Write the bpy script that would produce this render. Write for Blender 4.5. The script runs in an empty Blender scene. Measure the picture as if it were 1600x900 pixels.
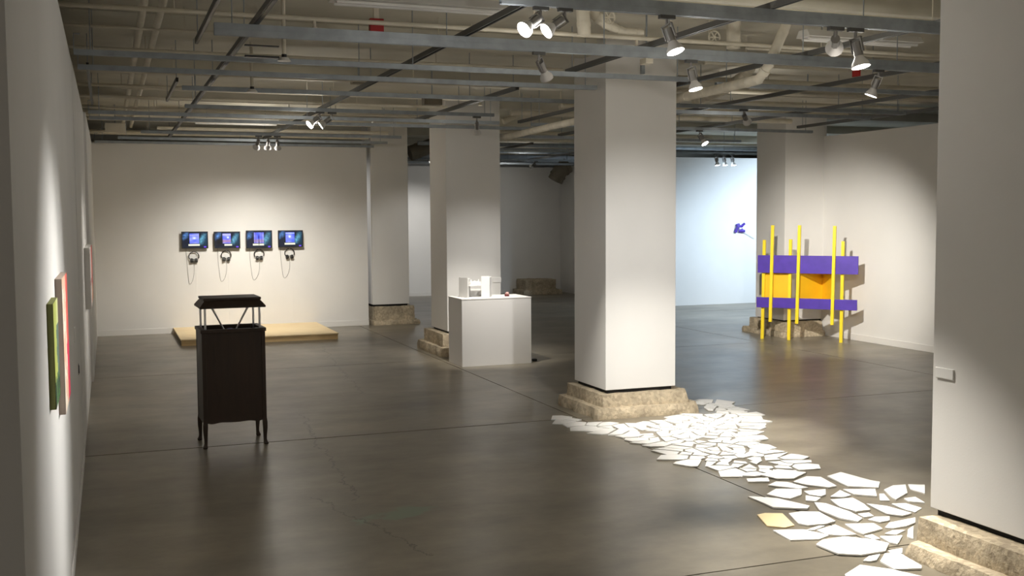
import bpy, bmesh, math, random
from mathutils import Vector, Matrix, Euler, noise
SC = bpy.context.scene
COL = SC.collection
# ------------------------------------------------------------------ camera
F_PX, YAW, PITCH, ROLL, CAM_H = 1673.777, 0.360612, -0.0662464, -0.00590058, 2.0
_fw = Vector((math.sin(YAW)*math.cos(PITCH), math.cos(YAW)*math.cos(PITCH), math.sin(PITCH)))
_rt = Vector((math.cos(YAW), -math.sin(YAW), 0)); _up = _rt.cross(_fw)
_c, _s = math.cos(ROLL), math.sin(ROLL)
_rt, _up = _c*_rt+_s*_up, -_s*_rt+_c*_up
CAM_P = Vector((0, 0, CAM_H))
cam_d = bpy.data.cameras.new('camera'); cam = bpy.data.objects.new('camera', cam_d); COL.objects.link(cam)
cam_d.sensor_width = 36.0; cam_d.lens = F_PX/1600*36.0; cam_d.clip_start = 0.05
cam.matrix_world = Matrix(((_rt.x, _up.x, -_fw.x, 0), (_rt.y, _up.y, -_fw.y, 0), (_rt.z, _up.z, -_fw.z, CAM_H), (0, 0, 0, 1)))
SC.camera = cam
# ------------------------------------------------------------------ world, exposure
w = bpy.data.worlds.new('world'); SC.world = w; w.use_nodes = True
w.node_tree.nodes['Background'].inputs[0].default_value = (1, .92, .80, 1)
w.node_tree.nodes['Background'].inputs[1].default_value = 0.36
SC.view_settings.view_transform = 'Standard'; SC.view_settings.look = 'None'
SC.view_settings.gamma = 1.0; SC.view_settings.use_curve_mapping = False
SC.view_settings.exposure = 0.0
SC.cycles.max_bounces = 8; SC.cycles.diffuse_bounces = 5; SC.cycles.sample_clamp_indirect = 4.0
CEIL_FILL = 7.0
WARM, NEUT, COOL = (1, .95, .86), (1, .98, .945), (.66, .83, 1)

def lamp(pos, aim, watts, deg, col=WARM, blend=.9, size=.05, parent=None):
    d = bpy.data.lights.new('spot_beam', 'SPOT'); d.energy = watts; d.color = col
    d.spot_size = math.radians(deg); d.spot_blend = blend; d.shadow_soft_size = size
    o = bpy.data.objects.new('spot_beam', d); COL.objects.link(o)
    v = Vector(aim)-Vector(pos)
    o.rotation_euler = v.to_track_quat('-Z', 'Y').to_euler()
    o.location = Vector(pos) - (parent.location if parent else Vector())
    if parent: o.parent = parent
    return o

# ------------------------------------------------------------------ pixel measurements turned into room coordinates
def ray(x, y): return _fw + _rt*(x-800)/F_PX - _up*(y-450)/F_PX
def fl(x, y, z=0.0): d = ray(x, y); return CAM_P + d*((z-CAM_H)/d.z)
def onx(x, y, X): d = ray(x, y); return CAM_P + d*(X/d.x)
def ony(x, y, Y): d = ray(x, y); return CAM_P + d*(Y/d.y)
def onplane(x, y, p, n): d = ray(x, y); return CAM_P + d*((p-CAM_P).dot(n)/d.dot(n))

# ------------------------------------------------------------------ materials
def mat(name, col, rough=.6, metal=0.0, var=0.0, scale=4.0, bump=0.0, bscale=60.0, spec=.5, emit=None, estr=0.0, attr=None, dark=None):
    m = bpy.data.materials.new(name); m.use_nodes = True
    nt = m.node_tree; N, L = nt.nodes, nt.links; b = N['Principled BSDF']
    b.inputs['Base Color'].default_value = (*col, 1); b.inputs['Roughness'].default_value = rough
    b.inputs['Metallic'].default_value = metal; b.inputs['Specular IOR Level'].default_value = spec
    tc = N.new('ShaderNodeTexCoord')
    if var or dark:
        n = N.new('ShaderNodeTexNoise'); n.inputs['Scale'].default_value = scale; n.inputs['Detail'].default_value = 6
        L.new(tc.outputs['Object'], n.inputs['Vector'])
        r = N.new('ShaderNodeValToRGB'); L.new(n.outputs['Fac'], r.inputs[0])
        d = dark or tuple(c*(1-var) for c in col)
        r.color_ramp.elements[0].position = .35; r.color_ramp.elements[1].position = .65
        r.color_ramp.elements[0].color = (*d, 1); r.color_ramp.elements[1].color = (*[min(1, c*(1+var*.5)) for c in col], 1)
        L.new(r.outputs[0], b.inputs['Base Color'])
    if bump:
        n2 = N.new('ShaderNodeTexNoise'); n2.inputs['Scale'].default_value = bscale; n2.inputs['Detail'].default_value = 4
        L.new(tc.outputs['Object'], n2.inputs['Vector'])
        bp = N.new('ShaderNodeBump'); bp.inputs['Strength'].default_value = bump; bp.inputs['Distance'].default_value = .01
        L.new(n2.outputs['Fac'], bp.inputs['Height']); L.new(bp.outputs[0], b.inputs['Normal'])
    if attr:
        a = N.new('ShaderNodeAttribute'); a.attribute_name = attr
        L.new(a.outputs['Color'], b.inputs['Emission Color' if estr else 'Base Color'])
        b.inputs['Emission Strength'].default_value = estr
    elif emit:
        b.inputs['Emission Color'].default_value = (*emit, 1); b.inputs['Emission Strength'].default_value = estr
    return m

def floor_mat():
    m = mat('polished_concrete', (.2, .18, .15), .3)
    nt = m.node_tree; N, L = nt.nodes, nt.links; b = N['Principled BSDF']
    g = N.new('ShaderNodeNewGeometry')
    def nz(scale, det, rough=.55, stretch=None):
        n = N.new('ShaderNodeTexNoise'); n.inputs['Scale'].default_value = scale; n.inputs['Detail'].default_value = det
        n.inputs['Roughness'].default_value = rough
        if stretch:
            mp = N.new('ShaderNodeMapping'); mp.inputs['Scale'].default_value = stretch
            L.new(g.outputs['Position'], mp.inputs[0]); L.new(mp.outputs[0], n.inputs['Vector'])
        else: L.new(g.outputs['Position'], n.inputs['Vector'])
        return n.outputs['Fac']
    def ramp(src, *st):
        r = N.new('ShaderNodeValToRGB'); L.new(src, r.inputs[0]); e = r.color_ramp.elements
        for i, (p, c) in enumerate(st):
            el = e[i] if i < 2 else e.new(p)
            el.position = p; el.color = (*c, 1)
        return r.outputs[0]
    def mix(f, a, c, mode='MIX'):
        x = N.new('ShaderNodeMix'); x.data_type = 'RGBA'; x.blend_type = mode
        if isinstance(f, float): x.inputs['Factor'].default_value = f
        else: L.new(f, x.inputs['Factor'])
        L.new(a, x.inputs['A']); L.new(c, x.inputs['B']); return x.outputs['Result']
    c1 = ramp(nz(.55, 5), (.34, (.175, .153, .115)), (.66, (.255, .225, .173)))
    c2 = ramp(nz(1.5, 7, .6, (.6, 1.3, 1)), (.32, (.70, .70, .70)), (.68, (1.20, 1.20, 1.20)))
    c3 = ramp(nz(8, 5, .6), (.3, (.90, .90, .90)), (.7, (1.07, 1.07, 1.07)))
    c = mix(1.0, c1, c2, 'MULTIPLY'); c = mix(1.0, c, c3, 'MULTIPLY')
    # greenish stain on the near part of the slab
    gm = N.new('ShaderNodeMapping'); gm.vector_type = 'TEXTURE'
    gm.inputs['Location'].default_value = (1.75, 6.9, 0); gm.inputs['Scale'].default_value = (1.0, .42, 1); gm.inputs['Rotation'].default_value = (0, 0, .35)
    L.new(g.outputs['Position'], gm.inputs[0])
    gd = N.new('ShaderNodeVectorMath'); gd.operation = 'LENGTH'; L.new(gm.outputs[0], gd.inputs[0])
    gn = N.new('ShaderNodeMath'); gn.operation = 'MULTIPLY_ADD'; L.new(nz(3.5, 5), gn.inputs[0]); gn.inputs[1].default_value = 1.5; L.new(gd.outputs['Value'], gn.inputs[2])
    gf = ramp(gn.outputs[0], (.85, (.75, .75, .75)), (1.9, (0, 0, 0)))
    gc = N.new('ShaderNodeRGB'); gc.outputs[0].default_value = (.16, .225, .165, 1)
    c = mix(gf, c, gc.outputs[0])
    # two wandering hairline cracks
    sp = N.new('ShaderNodeSeparateXYZ'); L.new(g.outputs['Position'], sp.inputs[0])
    def mth(op, a, b_=None, c_=None):
        n = N.new('ShaderNodeMath'); n.operation = op
        for i, v in enumerate((a, b_, c_)):
            if v is None: continue
            if isinstance(v, (int, float)): n.inputs[i].default_value = v
            else: L.new(v, n.inputs[i])
        return n.outputs[0]
    wob = mth('MULTIPLY', mth('SUBTRACT', nz(2.4, 6, .7), .5), .45)
    for (xa, ya, sl, y_lo, y_hi) in ((1.70, 9.2, .05, 7.4, 10.9), (2.76, 13.1, .09, 11.9, 16.6), (1.5, 7.0, -.25, 6.0, 7.6)):
        line = mth('ADD', mth('SUBTRACT', sp.outputs['X'], mth('MULTIPLY_ADD', mth('SUBTRACT', sp.outputs['Y'], ya), sl, xa)), wob)
        w_ = mth('LESS_THAN', mth('ABSOLUTE', line), .007)
        m_ = mth('MULTIPLY', mth('GREATER_THAN', sp.outputs['Y'], y_lo), mth('LESS_THAN', sp.outputs['Y'], y_hi))
        f_ = mth('MULTIPLY', mth('MULTIPLY', w_, m_), .75)
        dk = N.new('ShaderNodeRGB'); dk.outputs[0].default_value = (.05, .045, .036, 1)
        c = mix(f_, c, dk.outputs[0])
    L.new(c, b.inputs['Base Color'])
    rr = ramp(nz(1.6, 4), (.3, (.285, .285, .285)), (.7, (.345, .345, .345)))
    L.new(rr, b.inputs['Roughness'])
    return m

def stone_mat():
    m = mat('old_concrete', (.50, .425, .31), .95, var=.22, scale=5, bump=.9, bscale=38)
    nt = m.node_tree; N, L = nt.nodes, nt.links; b = N['Principled BSDF']
    base = b.inputs['Base Color'].links[0].from_socket
    tc = N.new('ShaderNodeTexCoord'); v = N.new('ShaderNodeTexVoronoi'); v.inputs['Scale'].default_value = 34
    L.new(tc.outputs['Object'], v.inputs['Vector'])
    r = N.new('ShaderNodeValToRGB'); L.new(v.outputs['Color'], r.inputs[0])
    r.color_ramp.elements[0].position = .2; r.color_ramp.elements[0].color = (.72, .70, .68, 1)
    r.color_ramp.elements[1].position = .85; r.color_ramp.elements[1].color = (1.2, 1.18, 1.14, 1)
    x = N.new('ShaderNodeMix'); x.data_type = 'RGBA'; x.blend_type = 'MULTIPLY'; x.inputs['Factor'].default_value = .75
    L.new(base, x.inputs['A']); L.new(r.outputs[0], x.inputs['B']); L.new(x.outputs['Result'], b.inputs['Base Color'])
    return m

def wood_mat(name, c0, c1, rough, sc=(14, 14, 1.2)):
    m = mat(name, c0, rough); nt = m.node_tree; N, L = nt.nodes, nt.links; b = N['Principled BSDF']
    tc = N.new('ShaderNodeTexCoord'); mp = N.new('ShaderNodeMapping'); mp.inputs['Scale'].default_value = sc
    L.new(tc.outputs['Object'], mp.inputs[0])
    n = N.new('ShaderNodeTexNoise'); n.inputs['Scale'].default_value = 2.5; n.inputs['Detail'].default_value = 8; n.inputs['Distortion'].default_value = .6
    L.new(mp.outputs[0], n.inputs['Vector']); r = N.new('ShaderNodeValToRGB'); L.new(n.outputs['Fac'], r.inputs[0])
    r.color_ramp.elements[0].position = .3; r.color_ramp.elements[0].color = (*c0, 1)
    r.color_ramp.elements[1].position = .7; r.color_ramp.elements[1].color = (*c1, 1)
    L.new(r.outputs[0], b.inputs['Base Color']); return m

M = dict(
    floor=floor_mat(), stone=stone_mat(),
    wall=mat('white_wall_paint', (.80, .785, .76), .75, var=.03, scale=1.2, bump=.05, bscale=90, spec=.25),
    slab=mat('painted_concrete_ceiling', (.62, .59, .50), .85, var=.10, scale=1.6, bump=.25, bscale=14, spec=.2),
    joint=mat('dark_joint_filler', (.035, .032, .028), .9),
    base=mat('baseboard_paint', (.80, .78, .75), .5),
    gap=mat('dark_gap', (.012, .012, .012), .9),
    strut=mat('galvanised_steel', (.32, .35, .375), .45, .35, var=.15, scale=9),
    track=mat('dark_grey_track', (.105, .105, .10), .5, .3),
    black=mat('black_plastic', (.012, .012, .013), .4),
    pipe=mat('cream_painted_pipe', (.66, .61, .50), .6, var=.08, scale=6),
    lag=mat('white_pipe_lagging', (.72, .67, .56), .8, var=.12, scale=7, bump=.3, bscale=25),
    duct=mat('dull_brown_duct', (.22, .19, .14), .7, var=.2),
    red=mat('red_enamel', (.36, .012, .010), .45),
    lampgrey=mat('grey_lamp_metal', (.30, .29, .28), .4, .5),
    lampwhite=mat('white_lamp_shade', (.62, .60, .58), .5),
    lit=mat('lit_lens', (1, 1, 1), .4, emit=(1, .97, .92), estr=9),
    litcool=mat('lit_cool_lens', (1, 1, 1), .4, emit=(.8, .9, 1), estr=9),
    tube=mat('lit_tube', (1, 1, 1), .4, emit=(1, .98, .92), estr=2.5),
    fluo=mat('white_fluorescent_fitting', (.74, .72, .68), .4),
    unlit=mat('unlit_lens', (.35, .34, .33), .3),
    ply=wood_mat('plywood', (.84, .64, .36), (.93, .76, .48), .55, (1.2, 12, 12)),
    plyedge=wood_mat('plywood_edge', (.62, .43, .20), (.80, .60, .33), .6, (1.0, 3, 60)),
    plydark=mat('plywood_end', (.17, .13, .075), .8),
    walnut=wood_mat('dark_walnut', (.026, .0135, .006), (.037, .019, .009), .5),
    chrome=mat('brushed_aluminium', (.75, .76, .78), .28, .9),
    white=mat('white_plinth_paint', (.82, .80, .78), .6),
    paper=mat('white_card', (.88, .87, .85), .7),
    yellow=mat('yellow_paint', (.95, .72, .03), .35, var=.04),
    amber=mat('amber_yellow_board', (.93, .53, .015), .45, var=.05),
    purple=mat('violet_paint', (.085, .040, .39), .45, var=.12, scale=7),
    pole_end=mat('pole_end', (.6, .42, .05), .5),
    shard=mat('white_plaster', (.87, .86, .84), .55, var=.03, scale=5),
    cream=mat('cream_plaster', (.85, .68, .40), .55),
    screen=mat('monitor_screen', (.01, .01, .012), .2, attr='picture', estr=1.5),
    canvas=mat('painted_canvas', (.8, .8, .8), .6, attr='picture'),
    cord=mat('pale_cord', (.36, .35, .33), .5),
    label=mat('white_label_card', (.84, .83, .81), .5),
)

# ------------------------------------------------------------------ mesh helpers
class MB:
    def __init__(s): s.v, s.f = [], []
    def add(s, vs, fs):
        o = len(s.v); s.v += [Vector(p) for p in vs]; s.f += [tuple(i+o for i in f) for f in fs]; return s
    def box(s, x0, x1, y0, y1, z0, z1, mtx=None):
        vs = [Vector((x, y, z)) for z in (z0, z1) for y in (y0, y1) for x in (x0, x1)]
        if mtx: vs = [mtx @ p for p in vs]
        return s.add(vs, [(0, 2, 3, 1), (4, 5, 7, 6), (0, 1, 5, 4), (2, 6, 7, 3), (0, 4, 6, 2), (1, 3, 7, 5)])
    def ring(s, p, t, r, n, up=None):
        t = Vector(t).normalized(); a = Vector(up) if up else (Vector((0, 0, 1)) if abs(t.z) < .9 else Vector((1, 0, 0)))
        u = t.cross(a).normalized(); v = t.cross(u)
        return [Vector(p)+u*r*math.cos(2*math.pi*i/n)+v*r*math.sin(2*math.pi*i/n) for i in range(n)]
    def tube(s, pts, r, n=8, cap=True):
        pts = [Vector(p) for p in pts]; rs = r if isinstance(r, (list, tuple)) else [r]*len(pts); vs, fs = [], []
        for i, p in enumerate(pts):
            t = (pts[min(i+1, len(pts)-1)]-pts[max(i-1, 0)])
            vs += s.ring(p, t, rs[i], n)
        for i in range(len(pts)-1):
            for k in range(n): fs.append((i*n+k, i*n+(k+1) % n, (i+1)*n+(k+1) % n, (i+1)*n+k))
        if cap: fs += [tuple(range(n)), tuple((len(pts)-1)*n+k for k in reversed(range(n)))]
        return s.add(vs, fs)
    def prism(s, poly, z0, z1, lift=None):
        n = len(poly); vs = [(p[0], p[1], z0) for p in poly]+[(p[0], p[1], z1) for p in poly]
        fs = [tuple(reversed(range(n))), tuple(range(n, 2*n))]+[(i, (i+1) % n, n+(i+1) % n, n+i) for i in range(n)]
        return s.add(vs, fs)
    def extrude(s, prof, a, b, axis):
        # 2D profile (u, z) swept along x or y
        n = len(prof)
        def P(t, u, z): return (t, u, z) if axis == 'x' else (u, t, z)
        vs = [P(a, u, z) for u, z in prof]+[P(b, u, z) for u, z in prof]
        return s.add(vs, [tuple(range(n)), tuple(reversed(range(n, 2*n)))]+[(i, n+i, n+(i+1) % n, (i+1) % n) for i in range(n)])
    def build(s, name, m, parent=None, origin=None, smooth=False, bevel=0):
        o0 = Vector(origin) if origin is not None else (parent['_o'] if parent and '_o' in parent else None)
        o0 = Vector(o0) if o0 is not None else Vector()
        me = bpy.data.meshes.new(name); me.from_pydata([p-o0 for p in s.v], [], s.f); me.validate()
        bm = bmesh.new(); bm.from_mesh(me); bmesh.ops.recalc_face_normals(bm, faces=bm.faces); bm.to_mesh(me); bm.free()
        me.materials.append(m if not isinstance(m, str) else M[m])
        if smooth: me.shade_smooth() if hasattr(me, 'shade_smooth') else None
        o = bpy.data.objects.new(name, me); COL.objects.link(o)
        if parent: o.parent = parent
        else: o.location = o0
        if bevel:
            bv = o.modifiers.new('bevel', 'BEVEL'); bv.width = bevel; bv.segments = 2; bv.limit_method = 'ANGLE'; bv.angle_limit = .6
        return o
def smooth_edges(o, deg=35):
    for p in o.data.polygons: p.use_smooth = True
    try: o.data.set_sharp_from_angle(angle=math.radians(deg))
    except Exception: pass
    return o
def tag(o, label, cat, group=None, kind=None):
    o['label'] = label; o['category'] = cat
    if group: o['group'] = group
    if kind: o['kind'] = kind
    return o
def root(name, loc, label, cat, group=None, kind=None):
    o = bpy.data.objects.new(name, None); COL.objects.link(o); o.location = loc; o.empty_display_size = .1
    o['_o'] = tuple(loc)
    return tag(o, label, cat, group, kind)
def structure(o, label, cat): return tag(o, label, cat, None, 'structure')

# ------------------------------------------------------------------ floor: panels cut by saw joints
fr = MB().box(-4, 20, -5, 28, -.2, -.03).build('floor', 'joint')
structure(fr, 'polished grey-brown concrete floor cut by saw joints', 'floor')
xs = [-4, 4.325, 9.6, 15, 20]; ys = [-5, 5.13, 9.64, 14.365, 19.6, 24, 28]
for i in range(len(xs)-1):
    for j in range(len(ys)-1):
        g = .006; ga = .018 if (i == 0 and ys[j] == 9.64) else g
        MB().box(xs[i]+g, xs[i+1]-g, ys[j]+ga, ys[j+1]-g, -.06, 0).build('floor_panel', 'floor', fr)
# ------------------------------------------------------------------ walls
WH = 3.3
def wall(name, x0, x1, y0, y1, h, label, m='wall', kind='wall'):
    o = MB().box(x0, x1, y0, y1, 0, h).build(name, m); return structure(o, label, kind)
wl = wall('wall_left', -.55, -.235, 3.15, 9.6, WH, 'long white partition wall carrying the paintings, nearest stretch')
wall('wall_left', -.55, -.232, 9.6, 14.1, WH, 'white partition wall stretch holding the pink-edged grey painting')
wall('wall_left', -.55, -.205, 14.1, 19.8, WH, 'short far stretch of the white partition meeting the monitor wall')
wall('wall_back', -.3, 4.52, 19.57, 19.68, WH, 'white wall carrying the four monitors')
wall('wall_right', 11.15, 11.45, -5, 15.7, WH, 'white wall behind the yellow and violet sculpture')
wall('wall_far', 3.5, 11.4, 26.3, 26.5, WH, 'white wall at the far end behind the second pillar')
wall('wall_blue', 11.3, 20, 21.0, 21.2, WH, 'white wall washed with cool light beyond the central pillar')
wall('wall_passage', 11.3, 11.5, 21.2, 26.4, WH, 'white return wall beside the cool lit wall')
wall('wall_outer_left', -4.2, -4, -5, 28, 3.75, 'outer wall behind the partition')
wall('wall_outer_right', 20, 20.2, -5, 28, 3.75, 'outer wall of the cool lit room')
wall('wall_outer_far', -4, 20, 28, 28.2, 3.75, 'outer wall beyond the far wall')
def trim(name, x0, x1, y0, y1, label, h=.10):
    structure(MB().box(x0, x1, y0, y1, 0, h).build(name, 'base', bevel=.003), label, 'baseboard')
trim('baseboard_back', -.222, 4.52, 19.555, 19.57, 'white baseboard under the monitors')
trim('baseboard_right', 11.135, 11.15, -5, 14.88, 'white baseboard under the wall beside the sculpture')
trim('baseboard_left', -.235, -.226, 3.15, 9.6, 'white baseboard along the near partition', .09)
trim('baseboard_far', 3.5, 11.3, 26.288, 26.3, 'white baseboard at the far wall')
# ------------------------------------------------------------------ ceiling slab with ribs
SZ = 3.75
cl = structure(MB().box(-4, 20, -5, 28, SZ, SZ+.2).build('ceiling', 'slab'), 'cream painted concrete ceiling slab with ribs', 'ceiling')
def nth(k): return '%d%s' % (k, 'th' if 10 <= k % 100 <= 20 else {1: 'st', 2: 'nd', 3: 'rd'}.get(k % 10, 'th'))
k = -2
while 4.6+2.667*k < 28:
    y = 4.6+2.667*k
    if y > -5: structure(MB().box(-4, 20, y-.17, y+.17, 3.61, SZ).build('ceiling_beam', 'slab', origin=(0, y, 3.61)), 'shallow cream concrete beam under the slab, %s from the camera end' % nth(k+3), 'beam')
    k += 1

# ------------------------------------------------------------------ pillars
def rough_box(x0, x1, y0, y1, z0, z1, amp, seed, step=.045):
    mb = MB(); nx, ny, nz = [max(2, int((b-a)/step)) for a, b in ((x0, x1), (y0, y1), (z0, z1))]
    bm = bmesh.new(); idx = {}
    def V(i, j, k):
        key = (i, j, k)
        if key not in idx:
            p = Vector((x0+(x1-x0)*i/nx, y0+(y1-y0)*j/ny, z0+(z1-z0)*k/nz))
            c = Vector(((x0+x1)/2, (y0+y1)/2, z0-.1))
            edges = (i in (0, nx))+(j in (0, ny))+(k == nz)
            d = noise.fractal(p*5+Vector((seed, seed*2, 0)), 1.0, 2.0, 4)*amp
            q = noise.noise(p*17+Vector((0, seed, seed)))*amp*.45
            out = (p-c); out.z *= .6; out.normalize()
            p = p+out*(d+q)
            if edges >= 2: p -= out*amp*(.55+.8*abs(noise.noise(p*9)))*(edges-1)*.8
            if k == 0: p.z = z0
            idx[key] = bm.verts.new(p)
        return idx[key]
    def face(a, b, c, d): bm.faces.new((a, b, c, d))
    for i in range(nx):
        for j in range(ny):
            face(V(i, j, nz), V(i+1, j, nz), V(i+1, j+1, nz), V(i, j+1, nz))
    for i in range(nx):
        for k in range(nz):
            face(V(i, 0, k), V(i+1, 0, k), V(i+1, 0, k+1), V(i, 0, k+1)); face(V(i, ny, k), V(i, ny, k+1), V(i+1, ny, k+1), V(i+1, ny, k))
    for j in range(ny):
        for k in range(nz):
            face(V(0, j, k), V(0, j, k+1), V(0, j+1, k+1), V(0, j+1, k)); face(V(nx, j, k), V(nx, j+1, k), V(nx, j+1, k+1), V(nx, j, k+1))
    bm.verts.index_update()
    mb.v = [v.co.copy() for v in bm.verts]; mb.f = [tuple(v.index for v in f.verts) for f in bm.faces]; bm.free()
    return mb
def pillar(x0, x1, y0, y1, zb, label, block, foot, seed, shaft_y1=None):
    r = root('pillar', (x0, y0, 0), label, 'pillar', 'square white pillars on bare concrete bases', 'structure')
    MB().box(x0, x1, y0, y1, zb, SZ).build('shaft', 'wall', r, bevel=.004)
    MB().box(x0+.03, x1-.03, y0+.03, y1-.03, zb-.05, zb+.001).build('shadow_gap', 'gap', r)
    if block: smooth_edges(rough_box(*block, .018, seed).build('base_block', 'stone', r), 30)['label'] = 'rough bare concrete block'
    if foot: smooth_edges(rough_box(*foot, .027, seed+3).build('footing', 'stone', r), 30)['label'] = 'low chipped concrete footing'
    return r
pillar(4.60, 5.385, 9.57, 10.33, .27, 'central white pillar at the far end of the shard trail', (4.53, 5.50, 9.50, 10.40, .07, .235), (4.45, 5.60, 9.44, 10.48, 0, .11), 1)
pillar(4.54, 5.33, 4.22, 5.00, .26, 'nearest white pillar bearing a small label at the near end of the shard trail', (4.42, 5.42, 4.10, 4.985, .06, .225), (4.32, 5.50, 4.0, 4.975, 0, .085), 7)
pillar(4.60, 5.43, 14.87, 15.70, .34, 'white pillar standing right behind the plinth', (4.50, 5.50, 14.78, 15.80, .10, .31), (4.42, 5.60, 14.60, 15.9, 0, .13), 13)
pillar(4.60, 5.30, 19.55, 20.35, .38, 'white pillar beside the end of the monitor wall', (4.63, 5.40, 19.52, 20.4, .05, .345), (4.60, 5.50, 19.45, 20.45, 0, .08), 19)
pillar(10.394, 11.20, 14.877, 15.7, .27, 'white pillar joined to the wall behind the sculpture', (10.36, 11.10, 14.78, 15.85, .06, .25), (10.28, 11.12, 14.72, 15.95, 0, .09), 25)
r = root('concrete_block', (10.0, 25.7, 0), 'brown concrete stub against the far wall', 'concrete block')
smooth_edges(rough_box(10.03, 10.88, 25.6, 26.28, .05, .38, .012, 31).build('base_block', 'stone', r), 30)
smooth_edges(rough_box(9.92, 11.0, 25.45, 26.28, 0, .12, .016, 33).build('footing', 'stone', r), 30)

# ------------------------------------------------------------------ strut grid under the slab
ORD = ['first', 'second', 'third', 'fourth', 'fifth', 'sixth', 'seventh', 'eighth', 'ninth', 'tenth', 'eleventh', 'twelfth', 'thirteenth', 'fourteenth', 'fifteenth']
def channel(c, z, up):
    h, wd, lip, t = .041, .041, .010, .004
    p = [(-wd/2, 0), (wd/2, 0), (wd/2, h), (wd/2-lip, h), (wd/2-lip, h-.006), (wd/2-t, h-.006), (wd/2-t, t), (-wd/2+t, t), (-wd/2+t, h-.006), (-wd/2+lip, h-.006), (-wd/2+lip, h), (-wd/2, h)]
    return [(c+u, z+v) if up else (c+u, z-v) for u, v in p]
def rods(r, axis, fixed, a, b, z, step):
    n = max(1, int(round((b-a)/step)))
    for i in range(n+1):
        t = a+.12+(b-a-.24)*i/n
        p = (t, fixed) if axis == 'x' else (fixed, t)
        MB().tube([(p[0], p[1], z), (p[0], p[1], SZ)], .0045, 6).build('hanger_rod', 'strut', r)
ZB = 3.29
beams = [(6.0, 2.2, 7.4), (7.63, .72, 9.4), (8.87, -.20, 5.12), (9.72, -.19, 4.57), (10.95, .72, 9.42), (12.7, .86, 4.56), (13.72, -.17, 5.0), (14.5, -.17, 5.9),
         (9.1, 5.55, 9.4), (11.6, 5.6, 9.4), (13.8, 5.5, 10.12), (15.9, 5.5, 10.2), (16.6, .5, 4.4), (17.9, .2, 4.5), (18.9, -.15, 4.5), (22.4, 5.6, 13.8), (24.0, 5.6, 13.5), (19.0, 6.5, 14.5)]
beams.sort()
for i, (y, x0, x1) in enumerate(beams):
    lab = 'galvanised double strut hung crosswise, %s counted from the camera' % (ORD[i] if i < len(ORD) else ['sixteenth', 'seventeenth', 'eighteenth', 'nineteenth'][i-len(ORD)])
    r = root('strut_beam', (x0, y, ZB-.041), lab, 'strut', 'crosswise ceiling struts')
    MB().extrude(channel(y, ZB, False), x0, x1, 'x').build('channel', 'strut', r)
    if y < 8: MB().extrude(channel(y, ZB+.0005, True), x0, x1, 'x').build('channel', 'strut', r)
    rods(r, 'x', y, x0, x1, ZB-.003, 3.0)
    if x0 < 0:
        MB().box(x0, x0+.006, y-.02, y+.02, ZB-.04, ZB+.12).box(x0, x0+.05, y-.02, y+.02, ZB+.115, ZB+.12).build('bracket', 'strut', r)
ZT = 3.333
tracks = [(.68, 6.3, 8.6, 0), (.68, 11.0, 12.9, 0), (1.0, 5.6, 18.6, 1), (2.52, 5.4, 18.5, 0), (4.07, 5.4, 9.3, 0), (4.07, 10.6, 14.6, 0), (5.55, 5.4, 14.4, 0), (7.07, 6.0, 16.5, 0), (8.6, 6.2, 16.2, 0), (10.0, 9.5, 14.0, 0),
          (-.12, 10.2, 13.6, 0), (7.4, 18.5, 24.5, 0), (9.4, 18.5, 24.5, 0)]
tn = ['narrow dark rail ending at the second strut by the partition', 'narrow dark rail over the stretch before the monitors, near the partition', 'long black slotted rail running towards the monitors', 'long grey rail running towards the gap between monitors and second pillar',
      'grey rail ending just before the head of the central pillar', 'grey rail ending at the head of the pillar behind the plinth', 'grey rail passing beside the central pillar towards the cool lit wall', 'grey rail over the bay in front of the sculpture, nearer the central pillar', 'grey rail over the bay in front of the sculpture, nearer the wall', 'short grey rail closest to the wall behind the sculpture',
      'thin dark rail right against the top of the partition', 'rail in the far bay behind the second pillar', 'rail in the far bay nearer the cool lit wall']
for (x, y0, y1, blk), lab in zip(tracks, tn):
    thin = .6 if x < .8 else 1
    r = root('lighting_track', (x, y0, ZT), lab, 'track', 'lengthwise ceiling rails')
    MB().extrude([(x+(u-x)*thin, z) for u, z in channel(x, ZT+.041, False)], y0, y1, 'y').build('channel', 'track', r)
    if blk or thin < 1: MB().box(x-.009, x+.009, y0, y1, ZT-.002, ZT+.012).build('power_rail', 'black', r)
    rods(r, 'y', x, y0, y1, ZT+.036, 2.4)

# ------------------------------------------------------------------ pipes and services
def pipe(pts, rad, label, m='pipe', name='pipe', n=10, cuffs=0, hang=True):
    pts = [Vector(p) for p in pts]
    r = root(name, pts[0], label, 'pipe')
    smooth_edges(MB().tube(pts, rad, n).build('pipe_run', m, r), 50)
    if cuffs:
        for a, b in zip(pts, pts[1:]):
            L = (b-a).length; kx = int(L/cuffs)
            for q in range(kx+1):
                c = a+(b-a)*((q+.5)/(kx+1)); t = (b-a).normalized()*.02
                smooth_edges(MB().tube([c-t, c+t], rad*1.06, n).build('collar', m, r), 50)
    elif hang:
        # saddle clips up to the slab
        L = (pts[-1]-pts[0]).length; kx = max(1, int(L/2.2))
        for q in range(kx):
            c = pts[0]+(pts[-1]-pts[0])*((q+.5)/kx)
            MB().tube([c, (c.x, c.y, SZ-.001)], .005, 5).build('clip_rod', m, r)
    return r
pipe([(-.9, 8.2, 3.50), (7.5, 8.2, 3.50)], .018, 'long thin cream sprinkler pipe crossing above the second strut')
pipe([(-1, 12.95, 3.5), (6.2, 12.95, 3.5)], .017, 'thin cream pipe crossing above the fifth strut')
pipe([(.30, 5.5, 3.58), (.30, 19.5, 3.58)], .030, 'cream pipe of the lengthwise pair near the partition, closer to it', hang=False)
pipe([(.43, 5.5, 3.58), (.43, 19.5, 3.58)], .030, 'cream pipe of the lengthwise pair near the partition, farther from it', hang=False)
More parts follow.
